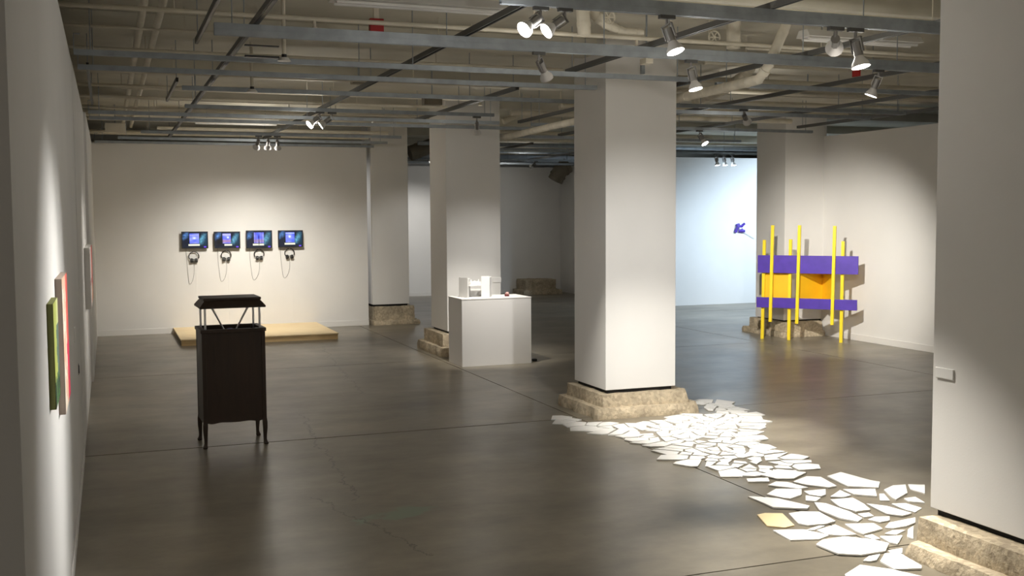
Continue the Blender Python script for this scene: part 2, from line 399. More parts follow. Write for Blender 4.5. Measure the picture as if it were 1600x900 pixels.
pipe([(.8, 18.25, 3.46), (4.6, 18.25, 3.46)], .03, 'cream pipe crossing just before the monitor wall')
pipe([(-.5, 15.9, 3.47), (4.3, 15.9, 3.47)], .03, 'cream pipe crossing in the bay before the monitors')
pipe([(-1, 10.4, 3.53), (4.5, 10.4, 3.53)], .016, 'thin conduit crossing near the head of the central pillar')
pipe([(-.6, 11.6, 3.50), (4.5, 11.6, 3.50)], .028, 'cream pipe crossing over the floor between cabinet and monitors')
pipe([(-.9, 6.8, 3.5), (7.5, 6.8, 3.5)], .022, 'cream pipe crossing nearest the camera')
pipe([(1.2, 9.15, 3.55), (7.5, 9.15, 3.55)], .014, 'thin conduit crossing above the third strut')
pipe([(5.5, 10.4, 3.5), (11.6, 10.4, 3.5)], .03, 'cream pipe crossing towards the wall behind the sculpture')
pipe([(5.5, 12.3, 3.5), (11.6, 12.3, 3.5)], .02, 'thin cream pipe crossing before the sculpture')
pipe([(5.5, 14.6, 3.5), (10.3, 14.6, 3.5)], .04, 'thick cream pipe crossing by the pillar behind the sculpture')
pipe([(5.6, 19.9, 3.42), (14, 19.9, 3.42)], .04, 'bluish pipe crossing before the cool lit wall', 'strut')
pipe([(5.6, 24.9, 3.32), (11.2, 24.9, 3.32)], .035, 'shiny pipe crossing before the far wall', 'strut')
pipe([(5.6, 22.8, 3.46), (11.2, 22.8, 3.46)], .03, 'shiny pipe crossing in the far bay', 'strut')
# lagged drain: comes down, elbows and runs away beside the central pillar
ZD = 3.19
pipe([ony(1232, 30, 8.05), ony(1214, 72, 8.05), ony(1202, 100, 8.0), fl(1186, 124, ZD), fl(1150, 133, ZD), Vector((5.47, 9.7, ZD+.003)), Vector((5.52, 12.5, ZD)), Vector((5.56, 16.4, ZD-.02))], .045, 'thick cream lagged pipe bending down and running off beside the central pillar', 'lag', n=14, cuffs=.55)
pipe([ony(913, 55, 8.1), ony(911, 22, 8.1), ony(911, 8, 8.1)], .056, 'thick cream lagged pipe stub before the head of the central pillar', 'lag', n=14, cuffs=.3)
pipe([ony(925, 10, 8.25), ony(930, 24, 8.25), ony(952, 41, 8.25), ony(972, 51, 8.25), ony(1003, 53, 8.25)], .045, 'cream lagged pipe slanting in front of the central pillar', 'lag', n=14, cuffs=.12)
pipe([ony(1146, 76, 8.4), ony(1146, 55, 8.4), ony(1146, 20, 8.4)], .062, 'short capped cream pipe drop beside the central pillar', 'lag', n=14, cuffs=.3)
pipe([fl(1088, 158, 3.38), fl(1130, 140, 3.38), fl(1160, 122, 3.42), fl(1172, 106, 3.5)], .06, 'cream lagged pipe bend behind the central pillar', 'lag', n=14, cuffs=.22)
pipe([ony(786, 190, 16.4), ony(812, 178, 16.4), ony(832, 186, 16.6), ony(852, 178, 16.8)], .05, 'crooked cream pipe between the second and central pillars', 'lag', n=10, cuffs=.2)
a = ony(870, 266, 25.2)
pipe([(a.x+.3, 25.2, a.z+.12), (a.x+.1, 25.2, a.z), (a.x, 25.3, a.z-.25)], .2, 'fat brown duct elbow before the far wall', 'duct', 'duct_elbow', n=16, cuffs=.3)
de = bpy.data.objects['duct_elbow']; MB().tube([(a.x+.28, 25.2, a.z+.2), (a.x+.28, 25.2, SZ)], .012, 6).build('hanger_rod', 'strut', de)
pipe([ony(640, 240, 22), ony(690, 222, 22)], .16, 'brown duct between the monitor wall and second pillar', 'duct', 'duct', n=14, cuffs=.4)
# fluorescent fittings (switched off)
def fluo(x0, x1, y, z, label, m='fluo'):
    r = root('fluorescent_fitting', (x0, y, z), label, 'light fitting', 'ceiling strip fittings')
    MB().extrude([(y-.10, z), (y+.10, z), (y+.06, z+.06), (y-.06, z+.06)], x0, x1, 'x').build('reflector', 'fluo', r)
    for dy in (-.045, .045): smooth_edges(MB().tube([(x0+.03, y+dy, z-.016), (x1-.03, y+dy, z-.016)], .014, 8).build('lamp_tube', m, r), 50)
    for xx in (x0+.2, x1-.2): MB().tube([(xx, y, z+.05), (xx, y, SZ)], .005, 5).build('hanger_rod', 'strut', r)
fluo(1.55, 2.86, 7.75, 3.56, 'unlit white strip fitting above the second strut near the camera')
fluo(5.72, 6.95, 7.95, 3.55, 'unlit white strip fitting above the bay before the nearest pillar')
fluo(1.3, 2.6, 17.4, 3.50, 'unlit strip fitting over the platform')
fluo(3.0, 4.2, 16.2, 3.50, 'unlit strip fitting before the pillar beside the monitor wall')
fluo(6.6, 7.9, 22.6, 3.22, 'lit strip fitting high in the far bay behind the second pillar', 'tube')
# red boxes
p = ony(588, 42, 8.45)
r = root('alarm_box', (p.x, 8.45, p.z), 'red box fixed below the ceiling slab, the wide one', 'alarm box')
MB().box(p.x-.055, p.x+.055, 8.42, 8.48, p.z-.062, p.z+.062).build('box', 'red', r, bevel=.004)
MB().box(p.x-.02, p.x+.02, 8.44, 8.47, p.z+.06, SZ).build('bracket', 'pipe', r)
p = ony(1338, 115, 8.8)
r = root('exit_flag', (p.x, 8.8, p.z), 'tiny red upright flag on the bay ceiling beyond the second strut', 'sign')
MB().box(p.x-.012, p.x+.012, 8.75, 8.85, p.z-.03, p.z+.03).build('plate', 'red', r)
MB().tube([(p.x, 8.8, p.z+.03), (p.x, 8.8, SZ)], .005, 5).build('rod', 'pipe', r)
# drop rods with plates
for px, py, y, lab in ((444, 93, 8.5, 'white ceiling drop rod with flat bracket near the camera'), (394, 142, 10.6, 'white ceiling drop rod with small plate farther back')):
    p = ony(px, py, y)
    r = root('drop_rod', (p.x, y, p.z), lab, 'ceiling mount', 'drop rods with plates')
    smooth_edges(MB().tube([(p.x, y, p.z+.03), (p.x, y, SZ)], .016, 8).build('rod', 'pipe', r), 50)
    MB().tube([(p.x, y, p.z+.015), (p.x, y, p.z+.04)], .02, 10).build('collar', 'black', r)
    MB().tube([(p.x, y, p.z-.012), (p.x, y, p.z+.014)], [.055, .035], 12).build('plate', 'fluo', r)
    if y < 9: MB().box(p.x-.30, p.x-.04, y-.02, y+.02, p.z+.005, p.z+.02).box(p.x-.30, p.x-.04, y-.02, y+.02, p.z+.09, p.z+.10).build('side_arm', 'black', r)
# thinner conduits, boxes and valve wheels that fill the space above the struts
for i, (x0, x1, y, z, rad, where) in enumerate((
    (1.6, 7.4, 8.62, 3.57, .012, 'just beyond the second strut'), (-.6, 4.4, 9.35, 3.55, .012, 'between the third and fourth struts'),
    (.2, 4.5, 13.33, 3.52, .014, 'over the plinth side of the monitor bay'), (-.6, 4.4, 14.15, 3.50, .022, 'just before the seventh strut'),
    (-.6, 4.4, 15.55, 3.5, .016, 'two struts before the monitors'), (-.6, 4.4, 17.2, 3.5, .026, 'over the front edge of the platform'),
    (-.6, 4.5, 18.6, 3.42, .022, 'over the rear of the platform'), (-.6, 4.5, 19.3, 3.45, .03, 'hard against the top of the monitor wall'),
    (5.6, 11.0, 8.65, 3.55, .014, 'in the bay before the sculpture, nearest the camera'), (5.6, 11.0, 9.4, 3.52, .02, 'in the bay before the sculpture beside the central pillar'),
    (5.6, 11.0, 11.33, 3.5, .024, 'in the bay before the sculpture, halfway'), (5.7, 10.3, 13.2, 3.47, .03, 'before the sculpture near its pillar'),
    (5.6, 10.3, 17.0, 3.42, .03, 'beyond the sculpture pillar'), (5.6, 13.5, 18.4, 3.40, .025, 'before the cool lit room'))):
    pipe([(x0, y, z), (x1, y, z)], rad, 'thin conduit crossing %s' % where, 'pipe', 'conduit', n=8)
for i, (px, py, y, wd, ht, m_, lab) in enumerate(((1010, 96, 8.45, .07, .05, 'pipe', 'small cream junction box on the ceiling before the central pillar'),
    (560, 128, 12.1, .16, .05, 'duct', 'brown junction box above the bay of the cabinet'), (675, 158, 12.3, .22, .10, 'duct', 'brown box before the top of the pillar behind the plinth'),
    (180, 200, 17.6, .30, .14, 'pipe', 'pale cream box high in the corner by the partition'), (600, 193, 16.9, .38, .07, 'fluo', 'long pale box high before the gap beside the monitor wall'),
    (1190, 135, 11.4, .3, .07, 'duct', 'brown box over the bay before the sculpture'), (1262, 138, 11.3, .2, .05, 'black', 'black box over the bay before the sculpture'))):
    p = ony(px, py, y); r = root('junction_box', (p.x, y, p.z), lab, 'box', 'boxes above the struts')
    MB().box(p.x-wd/2, p.x+wd/2, y-.06, y+.06, p.z-ht/2, p.z+ht/2).build('housing', m_, r, bevel=.004)
    MB().box(p.x-wd*.3, p.x+wd*.3, y-.064, y-.0602, p.z-ht*.3, p.z+ht*.3).build('cover', m_, r)
    MB().tube([(p.x, y, p.z+ht/2), (p.x, y, SZ)], .008, 6).build('hanger_rod', 'strut', r)
for px, py, y, rad, lab in ((951, 27, 8.0, .055, 'cream valve wheel beside the slanting lagged pipe'), (1116, 58, 8.4, .055, 'cream valve wheel near the lagged drain bend'), (880, 168, 13.4, .06, 'cream valve wheel against the flank of the central pillar')):
    p = ony(px, py, y); r = root('valve_wheel', (p.x, y, p.z), lab, 'valve', 'valve wheels')
    MB().tube([(p.x+rad*math.cos(t*math.pi/9), y, p.z+rad*math.sin(t*math.pi/9)) for t in range(19)], .008, 6).build('rim', 'pipe', r)
    for t in range(3): MB().tube([(p.x+rad*math.cos(t*math.pi/3), y, p.z+rad*math.sin(t*math.pi/3)), (p.x-rad*math.cos(t*math.pi/3), y, p.z-rad*math.sin(t*math.pi/3))], .006, 6).build('spoke', 'pipe', r)
    MB().tube([(p.x, y-.01, p.z), (p.x, y+.08, p.z), (p.x, y+.08, SZ)], .012, 8).build('stem', 'pipe', r)
p = ony(1003, 108, 9.565)
tag(MB().box(p.x-.018, p.x+.018, 9.535, 9.568, p.z-.05, p.z+.05).build('bracket', 'strut', origin=(p.x, 9.56, p.z)), 'short steel bracket on the head of the central pillar', 'bracket')
# sprinkler heads
for i, (px, py, y) in enumerate(((491, 25, 8.2), (750, 160, 12.95), (995, 38, 8.2))):
    p = ony(px, py, y); zt = 3.49
    r = root('sprinkler_head', (p.x, y, p.z), ['small sprinkler head hanging from the pipe near the red box', 'small sprinkler head before the pillar behind the plinth', 'small sprinkler head before the central pillar top'][i], 'sprinkler', 'sprinkler heads')
    MB().tube([(p.x, y, zt), (p.x, y, zt-.05)], .012, 8).build('stem', 'pipe', r)
    MB().tube([(p.x, y, zt-.05), (p.x, y, zt-.075), (p.x, y, zt-.08)], [.02, .02, .032], 10).build('deflector', 'pipe', r)

# ------------------------------------------------------------------ track spotlights
def spot_meshes():
    a = MB().box(-.05, .05, -.016, .016, -.022, 0); a = a.build('track_adapter', 'track'); st = MB().tube([(0, 0, -.02), (0, 0, -.06)], .009, 8).build('stem', 'lampgrey')
    y = MB()
    for s in (-1, 1): y.box(s*.034-.003, s*.034+.003, -.011, .011, -.085, .005)
    y.box(-.037, .037, -.011, .011, -.001, .005); yo = y.build('yoke', 'lampgrey')
    h = smooth_edges(MB().tube([(0, 0, -.02), (0, 0, -.024), (0, 0, -.105), (0, 0, -.11)], [.012, .027, .027, .020], 16).build('lamp_socket', 'lampgrey'), 40)
    b = smooth_edges(MB().tube([(0, 0, -.10), (0, 0, -.125), (0, 0, -.150), (0, 0, -.172)], [.022, .034, .050, .053], 20, cap=False).build('reflector_shade', 'lampwhite'), 40)
    l = MB().tube([(0, 0, -.160), (0, 0, -.170)], [.046, .050], 20).build('lens', 'lit')
    u = l.copy(); u.data = l.data.copy(); u.data.materials[0] = M['unlit']; COL.objects.link(u)
    c = l.copy(); c.data = l.data.copy(); c.data.materials[0] = M['litcool']; COL.objects.link(c)
    return a, st, yo, h, b, l, u, c
A_, ST_, YO_, H_, B_, L_, U_, C_ = spot_meshes()
def spotlight(mount, aim, label, watts, deg, lens='lit', col=WARM, s=1.0, group='track spotlights', blend=.9):
    mount = Vector(mount); pivot = mount+Vector((0, 0, -.06*s)); v = (Vector(aim)-pivot).normalized()
    r = root('track_spotlight', mount, label, 'spotlight', group)
    q = v.to_track_quat('-Z', 'X').to_euler()
    for src, isloc, rot in ((A_, 0, 0), (ST_, 0, 0), (YO_, 1, 1), (H_, 1, 1), (B_, 1, 1), ({'lit': L_, 'off': U_, 'cool': C_}[lens], 1, 1)):
        o = src.copy(); o.name = src.name.split('.')[0]; COL.objects.link(o)
        if o.name == 'lens': o.parent = shade; continue
        o.parent = r; o.scale = (s, s, s)
        if isloc: o.location = pivot-mount
        if rot: o.rotation_euler = q
        if o.name == 'reflector_shade': shade = o
    if watts:
        lamp(pivot+v*.19*s, aim, watts, deg, col, blend, .035, r)
        d = bpy.data.lights.new('ceiling_fill', 'POINT'); d.energy = CEIL_FILL; d.color = col; d.shadow_soft_size = .06  # added fill light that brightens the ceiling and struts around the spotlight
        g = bpy.data.objects.new('ceiling_fill', d); COL.objects.link(g); g.parent = r; g.location = pivot+v*.24*s-mount
    return r
def mnt(px, py, Y): p = ony(px, py, Y); return (p.x, Y, ZB-.041)
spotlight(mnt(845, 8, 6.0), (-.235, 5.05, 1.20), 'lit spotlight of the close pair on the nearest strut, its glare split in two', 300, 44, s=.95, col=NEUT)
spotlight(mnt(883, 8, 6.0), (-.235, 5.7, 1.25), 'lit spotlight beside the split glare lamp on the nearest strut, smaller and turned away', 260, 44, s=.92, col=NEUT)
spotlight(mnt(1042, 18, 6.0), (3.9, 4.9, 0), 'large lit spotlight hanging alone on the nearest strut before the central pillar', 700, 50, s=1.05, blend=1.0)
spotlight(mnt(842, 86, 7.63), (5.4, 9.2, 0), 'spotlight hanging alone from the second strut before the central pillar, lens turned away', 560, 40)
spotlight(mnt(1306, 32, 6.0), (10.6, 14.6, .9), 'grey spotlight of the pair near the nearest pillar, its lens turned away', 700, 26, s=1.15)
spotlight(mnt(1337, 36, 6.0), (5.0, 5.3, 0), 'lit spotlight of the pair near the nearest pillar, its white disc showing', 700, 50, s=1.15, blend=1.0)
spotlight(mnt(1080, 100, 7.63), (4.80, 6.9, 0), 'lit spotlight on the second strut just beside the central pillar', 560, 48, s=1.05)
spotlight(mnt(1373, 113, 7.63), (5.3, 8.4, 0), 'small lit spotlight on the second strut farthest from the central pillar', 650, 44)
spotlight(mnt(500, 180, 12.7), (-.232, 12.0, 1.25), 'lit spotlight of the tiny pair over the monitors, brighter one', 160, 44)
spotlight(mnt(519, 180, 12.7), (-.232, 13.0, 1.25), 'lit spotlight of the tiny pair over the monitors, slimmer one', 90, 44)
for i, px in enumerate((404, 419, 433)):
    spotlight(mnt(px, 205, 16.6), ((1.6, 2.4, 3.1)[i], 19.57, .35), ['spotlight of the dark trio above the monitors, nearest the partition', 'middle spotlight of the dark trio above the monitors', 'spotlight of the dark trio above the monitors, nearest the second pillar'][i], (165, 220, 165)[i], 80, blend=1.0)
spotlight(mnt(745, 184, 12.7), (4.8, 13.95, .9), 'dark spotlight hanging before the pillar behind the plinth', 320, 50, lens='off')
spotlight(mnt(1162, 172, 10.95), (10.95, 14.2, .6), 'dark spotlight hanging over the bay before the sculpture', 1050, 56, blend=1.0, lens='off')
spotlight(mnt(1093, 200, 13.8), (9.0, 12.0, .4), 'small lit spotlight facing the camera in the gap beside the central pillar', 80, 60)
for i, px in enumerate((1119, 1131, 1144)):
    p = ony(px, 232, 19.0)
    spotlight((p.x, 19.0, ZB-.041), (p.x+.3, 18.6, .6), ['tiny lit spotlight of the trio before the cool lit wall, nearest the central pillar', 'middle tiny lit spotlight of the trio before the cool lit wall', 'tiny lit spotlight of the trio before the cool lit wall, nearest the sculpture'][i], 25, 90, 'cool', COOL)
p = ony(837, 238, 22.4)
spotlight((p.x, 22.4, ZB-.041), (7.4, 26.3, 1.4), 'tiny spotlight in the far bay seen between the second and central pillars', 50, 110, col=NEUT)
for o in (A_, ST_, YO_, H_, B_, L_, U_, C_): bpy.data.objects.remove(o)
# unseen lamps without fixtures, added to light the far bay, cool room and pillars
lamp((6.2, 23.5, 3.2), (7.3, 26.3, 1.3), 260, 56, NEUT)
lamp((9.0, 23.0, 3.2), (9.6, 26.3, 1.2), 14, 90, WARM)
lamp((14.9, 18.0, 3.2), (14.0, 21, 1.6), 850, 82, COOL, 1.0)
lamp((12.2, 17.6, 3.2), (12.3, 19.5, 0), 420, 120, COOL, 1.0)
lamp((3.7, 4.7, 3.25), (5.0, 9.57, 1.15), 640, 36, NEUT, 1.0)
lamp((6.0, 12.2, 3.2), (5.0, 14.6, .9), 150, 50, NEUT)
lamp((2.6, 21.0, 2.9), (4.6, 19.8, 1.5), 90, 80, NEUT)
lamp((5.9, 17.6, 3.2), (4.95, 19.6, 1.0), 45, 60, NEUT)

# ------------------------------------------------------------------ monitors with headphones
def picture(o, nu, nv, fn):
    pass
def grid_picture(name, P0, U, V, nu, nv, fn, m, parent):
    """flat picture: a grid of cells, each with its own colour"""
    me = bpy.data.meshes.new(name); vs = []; fs = []
    org = Vector(parent['_o'])
    for j in range(nv+1):
        for i in range(nu+1): vs.append(Vector(P0)+Vector(U)*i/nu+Vector(V)*j/nv-org)
    for j in range(nv):
        for i in range(nu): a = j*(nu+1)+i; fs.append((a, a+1, a+nu+2, a+nu+1))
    me.from_pydata(vs, [], fs); me.materials.append(M[m])
    at = me.color_attributes.new('picture', 'FLOAT_COLOR', 'CORNER'); k = 0
    for j in range(nv):
        for i in range(nu):
            c = fn((i+.5)/nu, (j+.5)/nv)
            for q in range(4): at.data[k].color = (*c, 1); k += 1
    o = bpy.data.objects.new(name, me); COL.objects.link(o); o.parent = parent; return o
def lin(*c): return tuple((x/255)**2.2 for x in c)
def screen_fn(kind):
    def soft(d, r): return max(0.0, min(1.0, 1.2-abs(d)/r))
    def fn(u, v):
        n = noise.noise(Vector((u*5+kind*3.1, v*4, kind))); n2 = noise.noise(Vector((u*13+kind, v*9, kind*2.3)))
        c = Vector(lin(16, 24, 40))
        def over(col, a):
            nonlocal c
            c = c*(1-a)+Vector(lin(*col))*a
        lv = soft(v-(.86-.9*max(0, .22-u)), .22)*soft(u-.12, .14); over((96, 150, 225), .75*lv*(.6+.6*n2))
        rv = soft(u-(.76+.25*(v-.4)), .12)*soft(v-.55, .36); over((120, 200, 235), .85*rv*(.65+.6*n2))
        over((28, 70, 92), .5*soft(u-.9, .15)*soft(v-.5, .5))
        wdt = (.19, .17, .20, .19)[kind]
        if abs(u-.48) < wdt and .26 < v < .92:
            over((112+60*n, 124+50*n, 232), .95)
            if kind == 0: over((205, 212, 250), soft(u-.48, .08)*soft(v-.62, .09)); over((170, 170, 240), .6*soft(v-.80, .05))
            if kind == 1: over((225, 235, 255), soft(u-.53, .05)*soft(v-.66, .07)); over((170, 120, 110), .7*soft(v-.42, .12)); over((200, 190, 245), .7*soft(v-.84, .05))
            if kind == 2: over((44, 26, 120), soft(u-.48, .035)*soft(v-.62, .2)); over((150, 120, 120), .7*soft(v-.4, .12)); over((90, 60, 150), .6*soft(abs(u-.48)-.12, .03))
            if kind == 3: over((235, 246, 255), soft(u-.46, .05)*soft(v-.64, .08)); over((190, 205, 250), .8*soft(v-.86, .03)); over((70, 100, 190), .6*soft(v-.4, .05))
        if kind == 1: over((10, 10, 14), soft(u-.17, .17)*soft(v-.36, .28))
        if .13 < v < .25 and .24+.14*(kind == 1) < u < .69: over((222, 222, 200), .92)
        if kind == 2: over((20, 18, 30), soft(u-.49, .025)*soft(v-.3, .2))
        if v < .09 and .86 < u < .95: over((100, 66, 225), 1)
        return tuple(c)
    return fn
tvpx = [(283.3, 325.5, 362, 388), (334.2, 375.8, 362, 387.8), (384.2, 425.7, 360.2, 387.6), (434.3, 473.7, 360, 386)]
pos = ['nearest the partition wall', 'second from the partition wall', 'third from the partition wall', 'farthest from the partition wall']
for i, (xa, xb, ya, yb) in enumerate(tvpx):
    Yf = 19.465; a = ony(xa, ya, Yf); b = ony(xb, yb, Yf); x0, x1, z1, z0 = a.x, b.x, (a.z), (b.z)
    r = root('monitor', ((x0+x1)/2, 19.57, z0), 'small black wall monitor showing a bluish picture, %s' % pos[i], 'monitor', 'four wall monitors')
    cs = MB().box(x0, x1, Yf, Yf+.03, z0, z1).build('casing', 'black', r, bevel=.004)
    MB().box(x0+.12, x1-.12, Yf+.03, 19.572, z0+.06, z1-.06).build('wall_mount', 'black', r)
    grid_picture('screen', (x0+.014, Yf-.0015, z0+.016), (x1-x0-.028, 0, 0), (0, 0, z1-z0-.03), 42, 26, screen_fn(i), 'screen', r).parent = cs
    # headphones on a hook
    cx = ony((303, 353.5, 405, 452.5)[i], 399, 19.52).x; cz = ony(303, (401, 400, 399, 398)[i], 19.52).z-.014
    h = root('headphones', (cx, 19.52, cz), 'black headphones hung under the monitor %s' % pos[i], 'headphones', 'headphones under the monitors')
    pts = [(cx+.085*math.sin(t), 19.525, cz+.015+.083*math.cos(t)) for t in [math.radians(d) for d in range(-125, 126, 12)]]
    smooth_edges(MB().tube(pts, .0085, 8).build('headband', 'black', h), 50)
    for s in (-1, 1):
        sp = (.034, .038, .034, .040)[i]
        smooth_edges(MB().tube([(cx+s*(sp-.018), 19.52, cz-.055), (cx+s*(sp-.01), 19.52, cz-.055), (cx+s*(sp+.022), 19.52, cz-.05), (cx+s*(sp+.028), 19.52, cz-.05)], [.026, .040, .038, .026], 14).build('ear_cup', 'black', h), 40)
        ec = h.children[-1]; MB().tube([(cx+s*(sp-.03), 19.52, cz-.056), (cx+s*(sp-.019), 19.52, cz-.055)], .030, 12).build('ear_pad', 'track', h).parent = ec
    MB().tube([(cx, 19.572, cz+.093), (cx, 19.515, cz+.093), (cx, 19.51, cz+.100)], .005, 6).build('hook', 'chrome', h)
    lx = ony((291, 340, 390, 438)[i], 400, 19.56).x; bx = ony((300, 349, 398, 446)[i], 440, 19.56).x; bz = ony(300, (444, 441, 440, 438)[i], 19.56).z
    c = root('headphone_cord', (lx, 19.56, z0), 'thin pale cord looping from the headphones %s' % pos[i], 'cord', 'headphone cords')
    ex = cx+(.0 if i else -.005); pts = []
    for t in range(0, 25):
        u = t/24; ang = math.pi*u
        xx = lx+(ex-lx)*(.5-.5*math.cos(ang)); dz = math.sin(ang)**.75
        top = z0*(1-u)+(cz-.09)*u
        pts.append((xx+.01*math.sin(9*u), 19.562, top+(bz-top)*dz))
    smooth_edges(MB().tube(pts, .0045, 6).build('cord_loop', 'cord', c), 50)
    d = root('power_cord', (cx+.05, 19.566, .1), 'faint straight power cord dropping from the monitor %s' % pos[i], 'cord', 'power cords')
    MB().tube([(cx+.03, 19.567, z0+.03), (cx+.035, 19.567, cz-.3), (cx+.04, 19.567, .11)], .003, 6).build('cord_run', 'label', d)

# ------------------------------------------------------------------ plywood platform
r = root('platform', (1.04, 17.5, 0), 'low pale plywood platform on the floor before the monitors', 'platform')
MB().box(1.035, 3.535, 17.513, 19.54, .084, .102).build('top_sheet', 'ply', r, bevel=.002)
for (x0, x1, y0, y1, nm) in ((1.045, 3.525, 17.525, 17.565, 'front_rail'), (1.045, 3.525, 19.495, 19.535, 'back_rail'), (1.045, 1.085, 17.57, 19.49, 'end_rail'), (3.485, 3.525, 17.57, 19.49, 'end_rail')):
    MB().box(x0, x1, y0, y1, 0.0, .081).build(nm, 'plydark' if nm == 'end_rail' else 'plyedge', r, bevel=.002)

# ------------------------------------------------------------------ dark cabinet on legs with raised lid
CX, CY = 1.0, 9.78
r = root('gramophone_cabinet', (CX, CY, 0), 'tall dark wooden cabinet on curved legs with its lid raised on metal posts', 'cabinet')
r['_o'] = (0, 0, 0)
W2, D2 = .268, .215; ZC = 1.04
# back panel with a wavy lower edge
def apron(x):
    u = abs(x)/W2
    return .225-.018*math.exp(-((u-.75)/.2)**2)-.008*math.cos(u*math.pi)
n = 28
def panel(y0, y1, name):
    vs, fs = [], []
    for y in (y0, y1):
        for i in range(n+1):
            x = -W2+.02+(2*W2-.04)*i/n; vs += [(x, y, apron(x)), (x, y, ZC-.03)]
    k = 2*(n+1)
    for i in range(n):
        a = 2*i; fs += [(a, a+2, a+3, a+1), (k+a, k+a+1, k+a+3, k+a+2), (a, k+a, k+a+2, a+2), (a+1, a+3, k+a+3, k+a+1)]
    fs += [(0, 1, k+1, k), (2*n, k+2*n, k+2*n+1, 2*n+1)]
    return MB().add(vs, fs).build(name, 'walnut', r)
panel(-D2+.004, -D2+.022, 'back_panel'); panel(D2-.022, D2-.004, 'front_panel')
for s in (-1, 1):
    MB().box(s*(W2-.006)-.009 if s > 0 else -W2, W2 if s > 0 else -W2+.018, -D2+.02, D2-.02, .215, ZC-.03).build('side_panel', 'walnut', r, bevel=.002)
MB().box(-W2+.02, W2-.02, -D2+.02, D2-.02, ZC-.10, ZC-.09).build('deck_board', 'gap', r)
mb = MB()
for (x0, x1, y0, y1) in ((-W2-.012, W2+.012, -D2-.012, -D2+.03), (-W2-.012, W2+.012, D2-.03, D2+.012), (-W2-.012, -W2+.03, -D2+.03, D2-.03), (W2-.03, W2+.012, -D2+.03, D2-.03)): mb.box(x0, x1, y0, y1, ZC-.03, ZC)
mb.build('top_rim', 'walnut', r, bevel=.003)
for sx in (-1, 1):
    for sy in (-1, 1):
        X, Y = sx*(W2-.014), sy*(D2-.014); mb = MB()
        prof = [(ZC-.03, .017, 0), (.24, .017, 0), (.20, .020, .002), (.14, .018, .003), (.08, .014, .001), (.045, .013, .001), (.028, .015, .004), (.012, .020, .008), (0, .017, .008)]
        vs = []; fs = []
        for z, h, off in prof:
            cx, cy = X+sx*off, Y+sy*off*.6
            vs += [(cx-h, cy-h, z), (cx+h, cy-h, z), (cx+h, cy+h, z), (cx-h, cy+h, z)]
        for i in range(len(prof)-1):
            for k in range(4): fs.append((4*i+k, 4*i+(k+1) % 4, 4*i+4+(k+1) % 4, 4*i+4+k))
        fs += [(0, 1, 2, 3), tuple(range(4*len(prof)-4, 4*len(prof)))]
        mb.add(vs, fs).build('leg', 'walnut', r, bevel=.003)
for sx in (-1, 1):
    for sy in (-1, 1):
        o = smooth_edges(MB().tube([(sx*(W2-.035), sy*(D2-.045), ZC-.09), (sx*(W2-.035), sy*(D2-.045), 1.225)], .0095, 12).build('post', 'chrome', r), 50)
        o['label'] = 'slim metal post'
for s in (-1, 1):
    smooth_edges(MB().tube([(s*.022, 0, ZC-.085), (s*.16, -.02, 1.222)], [.007, .009], 8).build('brace', 'chrome', r), 50)['label'] = 'slanting metal brace'
smooth_edges(MB().tube([(0, 0, ZC-.09), (0, 0, ZC-.02), (0, 0, ZC-.015)], [.03, .03, .02], 14).build('brace_socket', 'purple', r), 40)['label'] = 'bluish socket where the braces meet'
mb = MB(); prof = [(1.222, W2+.012, D2+.012), (1.236, W2+.012, D2+.012), (1.262, W2-.008, D2-.008), (1.285, W2-.028, D2-.028), (1.292, W2-.022, D2-.022), (1.310, W2-.022, D2-.022)]
vs = []; fs = []
for z, a, b in prof: vs += [(-a, -b, z), (a, -b, z), (a, b, z), (-a, b, z)]
for i in range(len(prof)-1):
    for k in range(4): fs.append((4*i+k, 4*i+(k+1) % 4, 4*i+4+(k+1) % 4, 4*i+4+k))
fs += [(3, 2, 1, 0), tuple(range(4*len(prof)-4, 4*len(prof)))]
mb.add(vs, fs).build('lid', 'walnut', r, bevel=.002)
r.rotation_euler = (0, 0, math.radians(2.0))

# ------------------------------------------------------------------ plinth and the things on it
r = root('plinth', (4.39, 13.54, 0), 'white box plinth in front of the second pillar', 'plinth')
MB().box(4.39, 5.385, 13.54, 14.14, 0, .898).build('body', 'white', r, bevel=.003)
MB().box(4.387, 5.388, 13.537, 14.143, .898, .912).build('top_panel', 'white', r, bevel=.002)
zt = .912
r = root('card_model', (4.6, 13.8, zt), 'white folded card model standing on the plinth', 'model')
def stand(px0, px1, py, Y0, Y1, h, name, t=.006):
    a = ony(px0, py, Y0); b = ony(px1, py, Y1); d = (b-a); d.z = 0; d.normalize(); nn = Vector((-d.y, d.x, 0))*t
    vs = []
    for p in (Vector((a.x, a.y, zt)), Vector((b.x, b.y, zt))):
        vs += [p, p+nn]
    vs = vs+[v+Vector((0, 0, h)) for v in vs]
    return MB().add(vs, [(0, 2, 3, 1), (4, 5, 7, 6), (0, 4, 6, 2), (1, 3, 7, 5), (0, 1, 5, 4), (2, 6, 7, 3)]).build(name, 'paper', r)
stand(717, 731, 462, 13.95, 13.72, .27, 'tall_panel'); stand(731, 735, 462, 13.725, 13.95, .25, 'tall_panel')
stand(752, 765, 462, 13.70, 13.68, .29, 'tall_panel'); stand(765, 768, 462, 13.69, 13.95, .27, 'tall_panel'); stand(733, 752, 458, 13.98, 13.98, .10, 'low_panel')
a, b = ony(731, 445, 13.85), ony(755, 445, 13.85)
MB().box(a.x, b.x, 13.78, 13.93, zt+.155, zt+.162).box(a.x+.03, b.x-.05, 13.80, 13.90, zt+.162, zt+.21).build('bridge', 'paper', r)
for q in range(4):
    x = a.x+.03+(b.x-a.x-.06)*q/3
    MB().tube([(x, 13.80, zt+.162), (x+.02, 13.86, zt+.235-.015*(q % 2))], .006, 6).build('strip', 'paper', r)
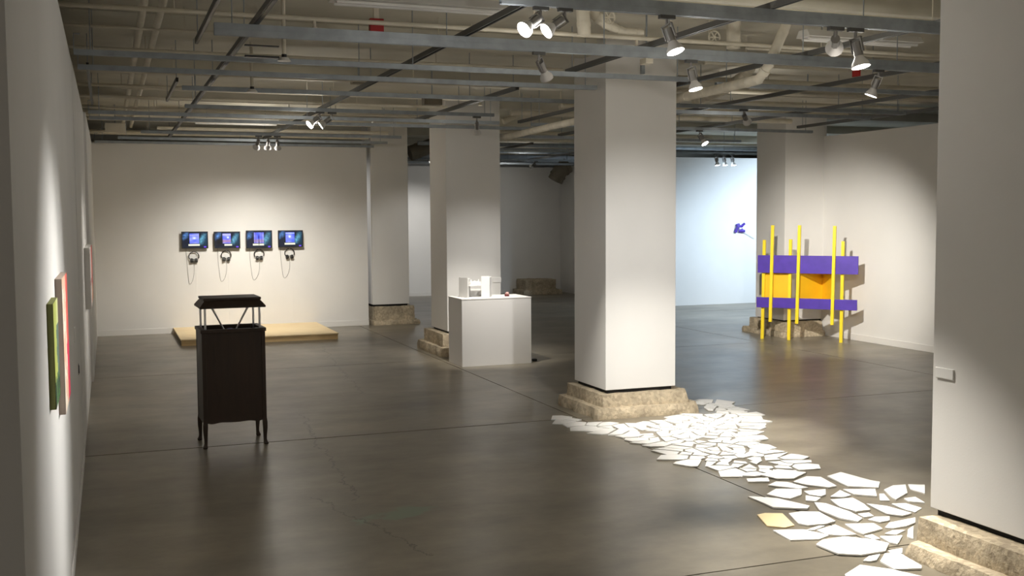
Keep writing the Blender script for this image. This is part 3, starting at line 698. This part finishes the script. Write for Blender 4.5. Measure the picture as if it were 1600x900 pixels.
p = ony(792, 460, 13.78)
r = root('small_object', (p.x, 13.78, zt), 'tiny dark red and pale object at the far corner of the plinth top', 'ornament')
smooth_edges(MB().tube([(p.x, 13.78, zt), (p.x, 13.78, zt+.022), (p.x, 13.78, zt+.03)], [.032, .034, .026], 14).build('foot', mat('maroon', (.12, .02, .02), .5), r), 40)
smooth_edges(MB().tube([(p.x+.004, 13.78, zt+.029), (p.x+.004, 13.78, zt+.045), (p.x+.002, 13.78, zt+.056)], [.026, .028, .012], 12).build('top', mat('dusty_pink', (.55, .33, .30), .6), r), 40)
p = fl(835, 564)
r = root('floor_socket', (p.x, p.y, 0), 'small dark box on the floor at the foot of the plinth', 'socket')
MB().box(p.x-.03, p.x+.03, p.y-.03, p.y+.03, 0, .03).build('box', 'black', r, bevel=.004); MB().box(p.x-.02, p.x+.02, p.y-.02, p.y+.02, .03, .034).build('cover', 'track', r)
a, b = ony(770, 434, 14.865), ony(783, 441, 14.865)
tag(MB().box(a.x, b.x, 14.86, 14.870, b.z, a.z).build('wall_label', 'label', origin=(a.x, 14.865, b.z)), 'small white label on the pillar behind the plinth', 'label')
a, b = onx(1464, 573, 4.54), onx(1491, 594, 4.54)
tag(MB().box(4.528, 4.541, min(a.y, b.y), max(a.y, b.y), b.z, a.z).build('wall_label', 'label', origin=(4.54, a.y, b.z), bevel=.002), 'small white label plate on the nearest pillar', 'label')

# ------------------------------------------------------------------ violet and yellow sculpture
l1, l3 = fl(1190.5, 529), fl(1314, 535)
D = (l3-l1); D.z = 0; D.normalize(); NF = Vector((D.y, -D.x, 0))
if NF.dot(Vector((0, 0, 0))-l1) < 0: NF = -NF      # towards the camera
UPV = Vector((0, 0, 1))
sc = root('sculpture', l1, 'violet plank and yellow pole construction standing before the corner pillar', 'sculpture')
def pt(px, py, off): return onplane(px, py, l1+NF*off, NF)
def slab_on(px0, px1, pt_l, pb_l, off, thick, name, m, bev=.003):
    a = pt(px0, pt_l, off); b = pt(px1, pt_l+(px1-px0)*.02, off); c = pt(px0, pb_l, off)
    z1, z0 = (a.z+b.z)/2, c.z
    vs = [];
    for q in (0, -thick):
        for p, z in ((a, z0), (b, z0), (b, z1), (a, z1)): vs.append(Vector((p.x, p.y, z))+NF*q)
    return MB().add(vs, [(0, 1, 2, 3), (7, 6, 5, 4), (0, 4, 5, 1), (1, 5, 6, 2), (2, 6, 7, 3), (3, 7, 4, 0)]).build(name, m, sc, bevel=bev)
slab_on(1184, 1341, 398, 426, .085, .038, 'plank', 'purple'); slab_on(1182, 1339, 465, 480, .085, .038, 'plank', 'purple')
def pole(pxt, pyt, pxb, pyb, off, w=.048):
    t, b = pt(pxt, pyt, off), pt(pxb, pyb, off)
    if pyb > 515: b.z = 0
    vs = []
    for p in (b, t):
        for u, v in ((-w/2, 0), (w/2, 0), (w/2, -w), (-w/2, -w)): vs.append(p+D*u+NF*v)
    return MB().add(vs, [(0, 1, 2, 3), (7, 6, 5, 4)]+[(k, (k+1) % 4, 4+(k+1) % 4, 4+k) for k in range(4)]).build('pole', 'yellow', sc, bevel=.003)
for a in ((1194, 375, 1190.5, 525), (1235, 374, 1232, 526), (1317, 377, 1313.5, 531)): pole(*a, .045)
for a in ((1207, 352, 1203, 503), (1249, 352, 1244.5, 506), (1304, 353, 1299.5, 508)): pole(*a, .133)
a0, a1 = pt(1193, 428, .0), pt(1236, 428, .0); zt1, zb1 = pt(1193, 425, 0).z+.02, pt(1193, 470, 0).z-.01
def board(pts, name, m='amber', t=.012):
    vs = []; fs = []; n = len(pts)
    for p in pts: vs += [Vector((p.x, p.y, zb1)), Vector((p.x, p.y, zt1)), Vector((p.x, p.y, zb1))-NF*t, Vector((p.x, p.y, zt1))-NF*t]
    for i in range(n-1):
        a = 4*i; fs += [(a, a+4, a+5, a+1), (a+2, a+3, a+7, a+6), (a+1, a+5, a+7, a+3), (a, a+2, a+6, a+4)]
    fs += [(0, 1, 3, 2), (4*n-4, 4*n-2, 4*n-1, 4*n-3)]
    return MB().add(vs, fs).build(name, m, sc)
board([a0, a1], 'flat_board')
b0, b1 = pt(1248, 428, .044), pt(1304, 428, .044); bm_ = (b0+b1)/2-NF*.42
board([b0, bm_], 'folded_board', 'amber'); board([bm_, b1], 'folded_board', 'amber')
# small violet piece on the cool lit wall
p = ony(1157, 356, 20.95); e = ony(1181, 372, 20.93); k_ = 24.3/1674
r = root('wall_piece', (p.x, 21, p.z), 'small violet angular piece high on the cool lit wall', 'sculpture')
def bar(pts, w_, name='bar'):
    vv = [(p.x+(x-1157)*k_, 20.985-.03*(i % 2), p.z-(y-356)*k_) for i, (x, y) in enumerate(pts)]
    MB().tube(vv, w_, 6).build(name, 'purple', r)
bar([(1149, 363), (1153, 353)], .035); bar([(1153, 350), (1154, 356)], .05); bar([(1153, 355), (1161, 353)], .032); bar([(1160, 354), (1165, 349)], .028); bar([(1155, 361), (1165, 361)], .035); bar([(1160, 358), (1163, 361)], .03)
MB().tube([(p.x, 20.999, p.z), (p.x, 20.95, p.z)], .03, 8).build('wall_peg', 'label', r)
tag(MB().tube([p+Vector((.12, .02, -.1)), e+Vector((0, .03, 0))], .007, 6).build('thin_rod', 'label', origin=p), 'thin pale rod slanting down from the violet wall piece', 'rod')

# ------------------------------------------------------------------ paintings on the partition
def painting(name, X, y0, y1, z0, z1, t, label, fn, edge):
    r = root(name, (X, (y0+y1)/2, z0), label, 'painting')
    MB().box(X+.0005, X+t, y0, y1, z0, z1).build('stretcher', edge, r, bevel=.002)
    grid_picture('canvas', (X+t+.001, y0, z0), (0, y1-y0, 0), (0, 0, z1-z0), 16, 24, fn, 'canvas', r)
def green_fn(u, v):
    n = noise.noise(Vector((u*6, v*9, 2.2)))
    if v < .25+.1*n: return lin(30+60*(n > .1), 60+60*(n > 0), 48+30*(n > .2))
    if v < .75 and u > .55+.2*n: return lin(96, 120, 108)
    return lin(206, 216, 110) if u < .62 else lin(222, 228, 160)
def pink_fn(u, v):
    n = noise.noise(Vector((u*5, v*8, 7.7)))
    if u > .62+.1*n: return lin(236, 100, 92) if v > .45 else lin(226, 52, 86)
    return lin(232, 188+20*n, 162) if n > -.1 else lin(236, 222, 202)
def grey_fn(u, v):
    n = noise.noise(Vector((u*5, v*8, 4.4)))
    if abs(v-.42) < .05 and n > -.3: return lin(150, 84, 96)
    if u > .5: return lin(230, 120, 110) if v > .3 else lin(235, 180, 150)
    return lin(206, 190, 186)
olive = mat('olive_painted_edge', (.20, .21, .06), .6); greye = mat('grey_painted_edge', (.62, .60, .57), .6); salm = mat('pale_salmon_edge', (.55, .45, .38), .6)
painting('painting', -.235, 4.62, 5.02, 1.24, 1.665, .024, 'small green painting with a dark speckled foot on the partition', green_fn, olive)
painting('painting', -.235, 5.38, 6.05, 1.09, 1.725, .03, 'taller pink and salmon painting just beyond the green one', pink_fn, salm)
painting('painting', -.232, 11.9, 13.7, 1.07, 1.705, .055, 'grey and pink painting farthest along the partition', grey_fn, greye)
p = onx(116, 523, -.235)
tag(MB().box(-.236, -.229, p.y-.06, p.y+.06, p.z-.05, p.z+.05).build('wall_label', 'greye' if False else 'label', origin=p), 'small grey label plate on the partition beyond the pink painting', 'label')
p = onx(122.5, 577, -.235)
r = root('wall_socket', p, 'small dark socket low on the partition', 'socket')
MB().box(-.237, -.232, p.y-.035, p.y+.035, p.z-.04, p.z+.04).build('plate', 'track', r); MB().box(-.233, -.228, p.y-.02, p.y+.02, p.z-.03, p.z+.03).build('plug', 'black', r)

# ------------------------------------------------------------------ trail of white shards between the two pillars
C6 = lambda pts: [fl(1040+x/4, 680+y/4) for x, y in pts]
traced = [
 [(515,392),(555,393),(700,405),(900,455),(885,472),(670,462),(610,432)],
 [(572,505),(620,495),(730,495),(805,570),(745,585),(635,575)],
 [(770,497),(850,485),(960,490),(1062,548),(1000,565),(890,572),(830,560)],
 [(930,435),(1000,440),(1150,490),(1230,530),(1200,550),(1090,530),(960,480)],
 [(1030,415),(1170,402),(1240,440),(1280,475),(1190,488),(1090,460)],
 [(632,378),(690,345),(850,345),(850,380),(780,405),(740,402),(660,385)],
 [(795,300),(880,265),(970,268),(1070,325),(1020,335),(870,318)],
 [(590,258),(700,220),(880,240),(800,280),(700,282)],
 [(1010,265),(1095,240),(1280,290),(1340,300),(1330,335),(1140,328)],
 [(1120,565),(1300,562),(1355,595),(1240,628),(1190,610)],
 [(945,605),(1060,570),(1190,630),(1100,638),(1000,630)],
 [(670,602),(860,598),(1020,634),(960,658),(780,664)],
 [(940,695),(980,665),(1120,642),(1300,662),(1395,685),(1375,735),(1220,762),(1080,755)],
 [(1340,800),(1370,755),(1460,750),(1600,830),(1600,845),(1430,850)],
 [(1120,885),(1215,827),(1420,855),(1640,905),(1640,960),(1180,960)],
 [(1235,795),(1270,766),(1340,754),(1320,790),(1280,798)],
 [(1340,642),(1480,637),(1450,690),(1400,680)],
 [(1370,623),(1420,602),(1500,600),(1440,630)],
 [(1240,640),(1290,630),(1340,658),(1300,663)],
 [(1370,585),(1400,555),(1560,525),(1560,556),(1500,578),(1420,590)],
 [(1265,535),(1310,517),(1400,515),(1400,540),(1340,552)],
 [(1255,435),(1380,452),(1540,500),(1480,515),(1380,500)],
 [(1410,435),(1500,432),(1600,462),(1560,488),(1500,473)],
 [(1365,350),(1420,325),(1500,320),(1510,370),(1440,410),(1410,395)],
 [(1515,315),(1620,318),(1620,370),(1530,345)],
 [(1335,375),(1365,375),(1400,415),(1340,415)],
 [(1030,393),(1090,350),(1160,383),(1110,396)],
 [(1110,348),(1310,345),(1320,390),(1180,380)],
 [(865,358),(1000,345),(1000,380),(970,392),(900,382)],
 [(875,388),(970,402),(940,422),(875,418)],
 [(505,280),(640,275),(650,298),(515,298)],
 [(460,245),(540,235),(585,262),(470,265)],
 [(690,298),(760,300),(890,335),(830,343),(640,322)],
 [(1200,500),(1270,492),(1300,513),(1240,520)],
 [(1490,405),(1560,395),(1620,430),(1520,423)],
 [(1390,730),(1480,714),(1480,745),(1410,745)],
 [(1515,600),(1548,580),(1548,655),(1510,645)],
 [(880,600),(960,575),(1000,575),(930,600)],
]
polys = [[(p.x, p.y) for p in C6(t)] for t in traced]
def area(p): return .5*sum(p[i][0]*p[(i+1) % len(p)][1]-p[(i+1) % len(p)][0]*p[i][1] for i in range(len(p)))
def cent(p): return (sum(q[0] for q in p)/len(p), sum(q[1] for q in p)/len(p))
def inside(q, poly):
    c = False; j = len(poly)-1
    for i in range(len(poly)):
        if (poly[i][1] > q[1]) != (poly[j][1] > q[1]) and q[0] < (poly[j][0]-poly[i][0])*(q[1]-poly[i][1])/(poly[j][1]-poly[i][1])+poly[i][0]: c = not c
        j = i
    return c
def clip(poly, m, nx, ny):
    out = []
    for i in range(len(poly)):
        a, b = poly[i], poly[(i+1) % len(poly)]
        da = (a[0]-m[0])*nx+(a[1]-m[1])*ny; db = (b[0]-m[0])*nx+(b[1]-m[1])*ny
        if da <= 0: out.append(a)
        if (da < 0 < db) or (db < 0 < da):
            t = da/(da-db); out.append((a[0]+(b[0]-a[0])*t, a[1]+(b[1]-a[1])*t))
    return out
region_px = [(868,644),(905,650),(935,664),(985,668),(1040,660),(1086,650),(1084,632),(1120,628),(1150,640),(1179,660),(1166,678),(1163,690),(1200,705),(1245,722),(1252,732),(1225,738),(1190,741),(1165,742),(1120,732),(1055,716),(1040,700),(1000,690),(985,681),(920,672),(888,660)]
region = [(fl(x, y).x, fl(x, y).y) for x, y in region_px]
rnd = random.Random(11)
x0, x1 = min(p[0] for p in region), max(p[0] for p in region); y0, y1 = min(p[1] for p in region), max(p[1] for p in region)
seeds = []
tries = 0
while tries < 9000:
    tries += 1
    q = (rnd.uniform(x0, x1), rnd.uniform(y0, y1))
    if not inside(q, region): continue
    dmin = rnd.choice((.09, .12, .15, .18, .24))
    if all(((q[0]-s[0])**2+(q[1]-s[1])**2)**.5 > dmin for s in seeds): seeds.append(q)
for i, s in enumerate(seeds):
    nv = rnd.randint(4, 7); ph = rnd.uniform(0, 6.28); el = rnd.uniform(.65, 1.0)
    poly = []
    for a in range(nv):
        ang = ph+2*math.pi*(a+rnd.uniform(-.22, .22))/nv; rr_ = rnd.uniform(.15, .26)
        poly.append((s[0]+rr_*math.cos(ang), s[1]+rr_*el*math.sin(ang)))
    for j, t in enumerate(seeds):
        if i == j: continue
        dx, dy = t[0]-s[0], t[1]-s[1]; d = (dx*dx+dy*dy)**.5
        if d > .6: continue
        gap = rnd.choice((.002, .006, .010, .016))
        poly = clip(poly, (s[0]+dx*(.5-gap/d), s[1]+dy*(.5-gap/d)), dx/d, dy/d)
        if len(poly) < 3: break
    # drop short edges
    q = []
    for a in range(len(poly)):
        b = poly[(a+1) % len(poly)]
        if ((poly[a][0]-b[0])**2+(poly[a][1]-b[1])**2)**.5 > .045: q.append(poly[a])
    if len(q) >= 3 and abs(area(q)) > .006:
        # keep clear of the pillar footing
        if any(4.43 < px < 5.62 and 9.42 < py < 10.5 for px, py in q): continue
        polys.append(q)
cx0, cy0 = 5.0, 9.9
info = []
for p in polys:
    if area(p) < 0: p.reverse()
    c = cent(p); info.append((c, p))
# lanes along the trail: the outer edge faces the cabinet, the inner edge faces the sculpture
axis_a, axis_b = Vector((5.15, 9.6)), Vector((4.75, 5.4))
ax = (axis_b-axis_a).normalized(); nx_ = Vector((-ax.y, ax.x))
lanes = {'edge facing the cabinet': [], 'middle': [], 'edge facing the sculpture': []}
for c, p in info:
    v = Vector(c)-axis_a; s_ = v.dot(nx_)
    side = Vector((6, 8))-axis_a
    s_ *= 1 if side.dot(nx_) > 0 else -1
    lanes['edge facing the cabinet' if s_ < -.22 else 'edge facing the sculpture' if s_ > .22 else 'middle'].append((v.dot(ax), c, p))
def nth(k): return '%d%s' % (k, 'th' if 10 <= k % 100 <= 20 else {1: 'st', 2: 'nd', 3: 'rd'}.get(k % 10, 'th'))
sides = {3: 'three-sided', 4: 'four-sided', 5: 'five-sided', 6: 'six-sided', 7: 'seven-sided', 8: 'eight-sided', 9: 'many-sided', 10: 'many-sided'}
for lane, items in lanes.items():
    items.sort()
    for k, (s_, c, p) in enumerate(items):
        A = area(p); size = 'large' if A > .07 else 'small' if A < .025 else 'medium'
        cream = abs(c[0]-fl(1212, 815).x) < .12 and abs(c[1]-fl(1212, 815).y) < .15
        lab = ('cream %s shard on the floor, the only one not white' % sides[len(p)]) if cream else '%s %s white shard, %s from the central pillar along the trail\'s %s' % (size, sides[len(p)], nth(k+1), lane)
        h = rnd.uniform(.007, .012); z0 = .001; tx, ty = rnd.uniform(-.012, .012), rnd.uniform(-.012, .012)
        mb = MB(); n_ = len(p); lo = min(tx*(x-c[0])+ty*(y-c[1]) for x, y in p)
        zz = [z0+tx*(x-c[0])+ty*(y-c[1])-lo for x, y in p]
        vs = [(x, y, z) for (x, y), z in zip(p, zz)]+[(x, y, z+h) for (x, y), z in zip(p, zz)]
        mb.add(vs, [tuple(reversed(range(n_))), tuple(range(n_, 2*n_))]+[(i, (i+1) % n_, n_+(i+1) % n_, n_+i) for i in range(n_)])
        o = mb.build('floor_shard', 'cream' if cream else 'shard', origin=(c[0], c[1], 0))
        tag(o, lab, 'shard', 'plaster shards on the floor')
for o in bpy.data.objects:
    if '_o' in o: del o['_o']
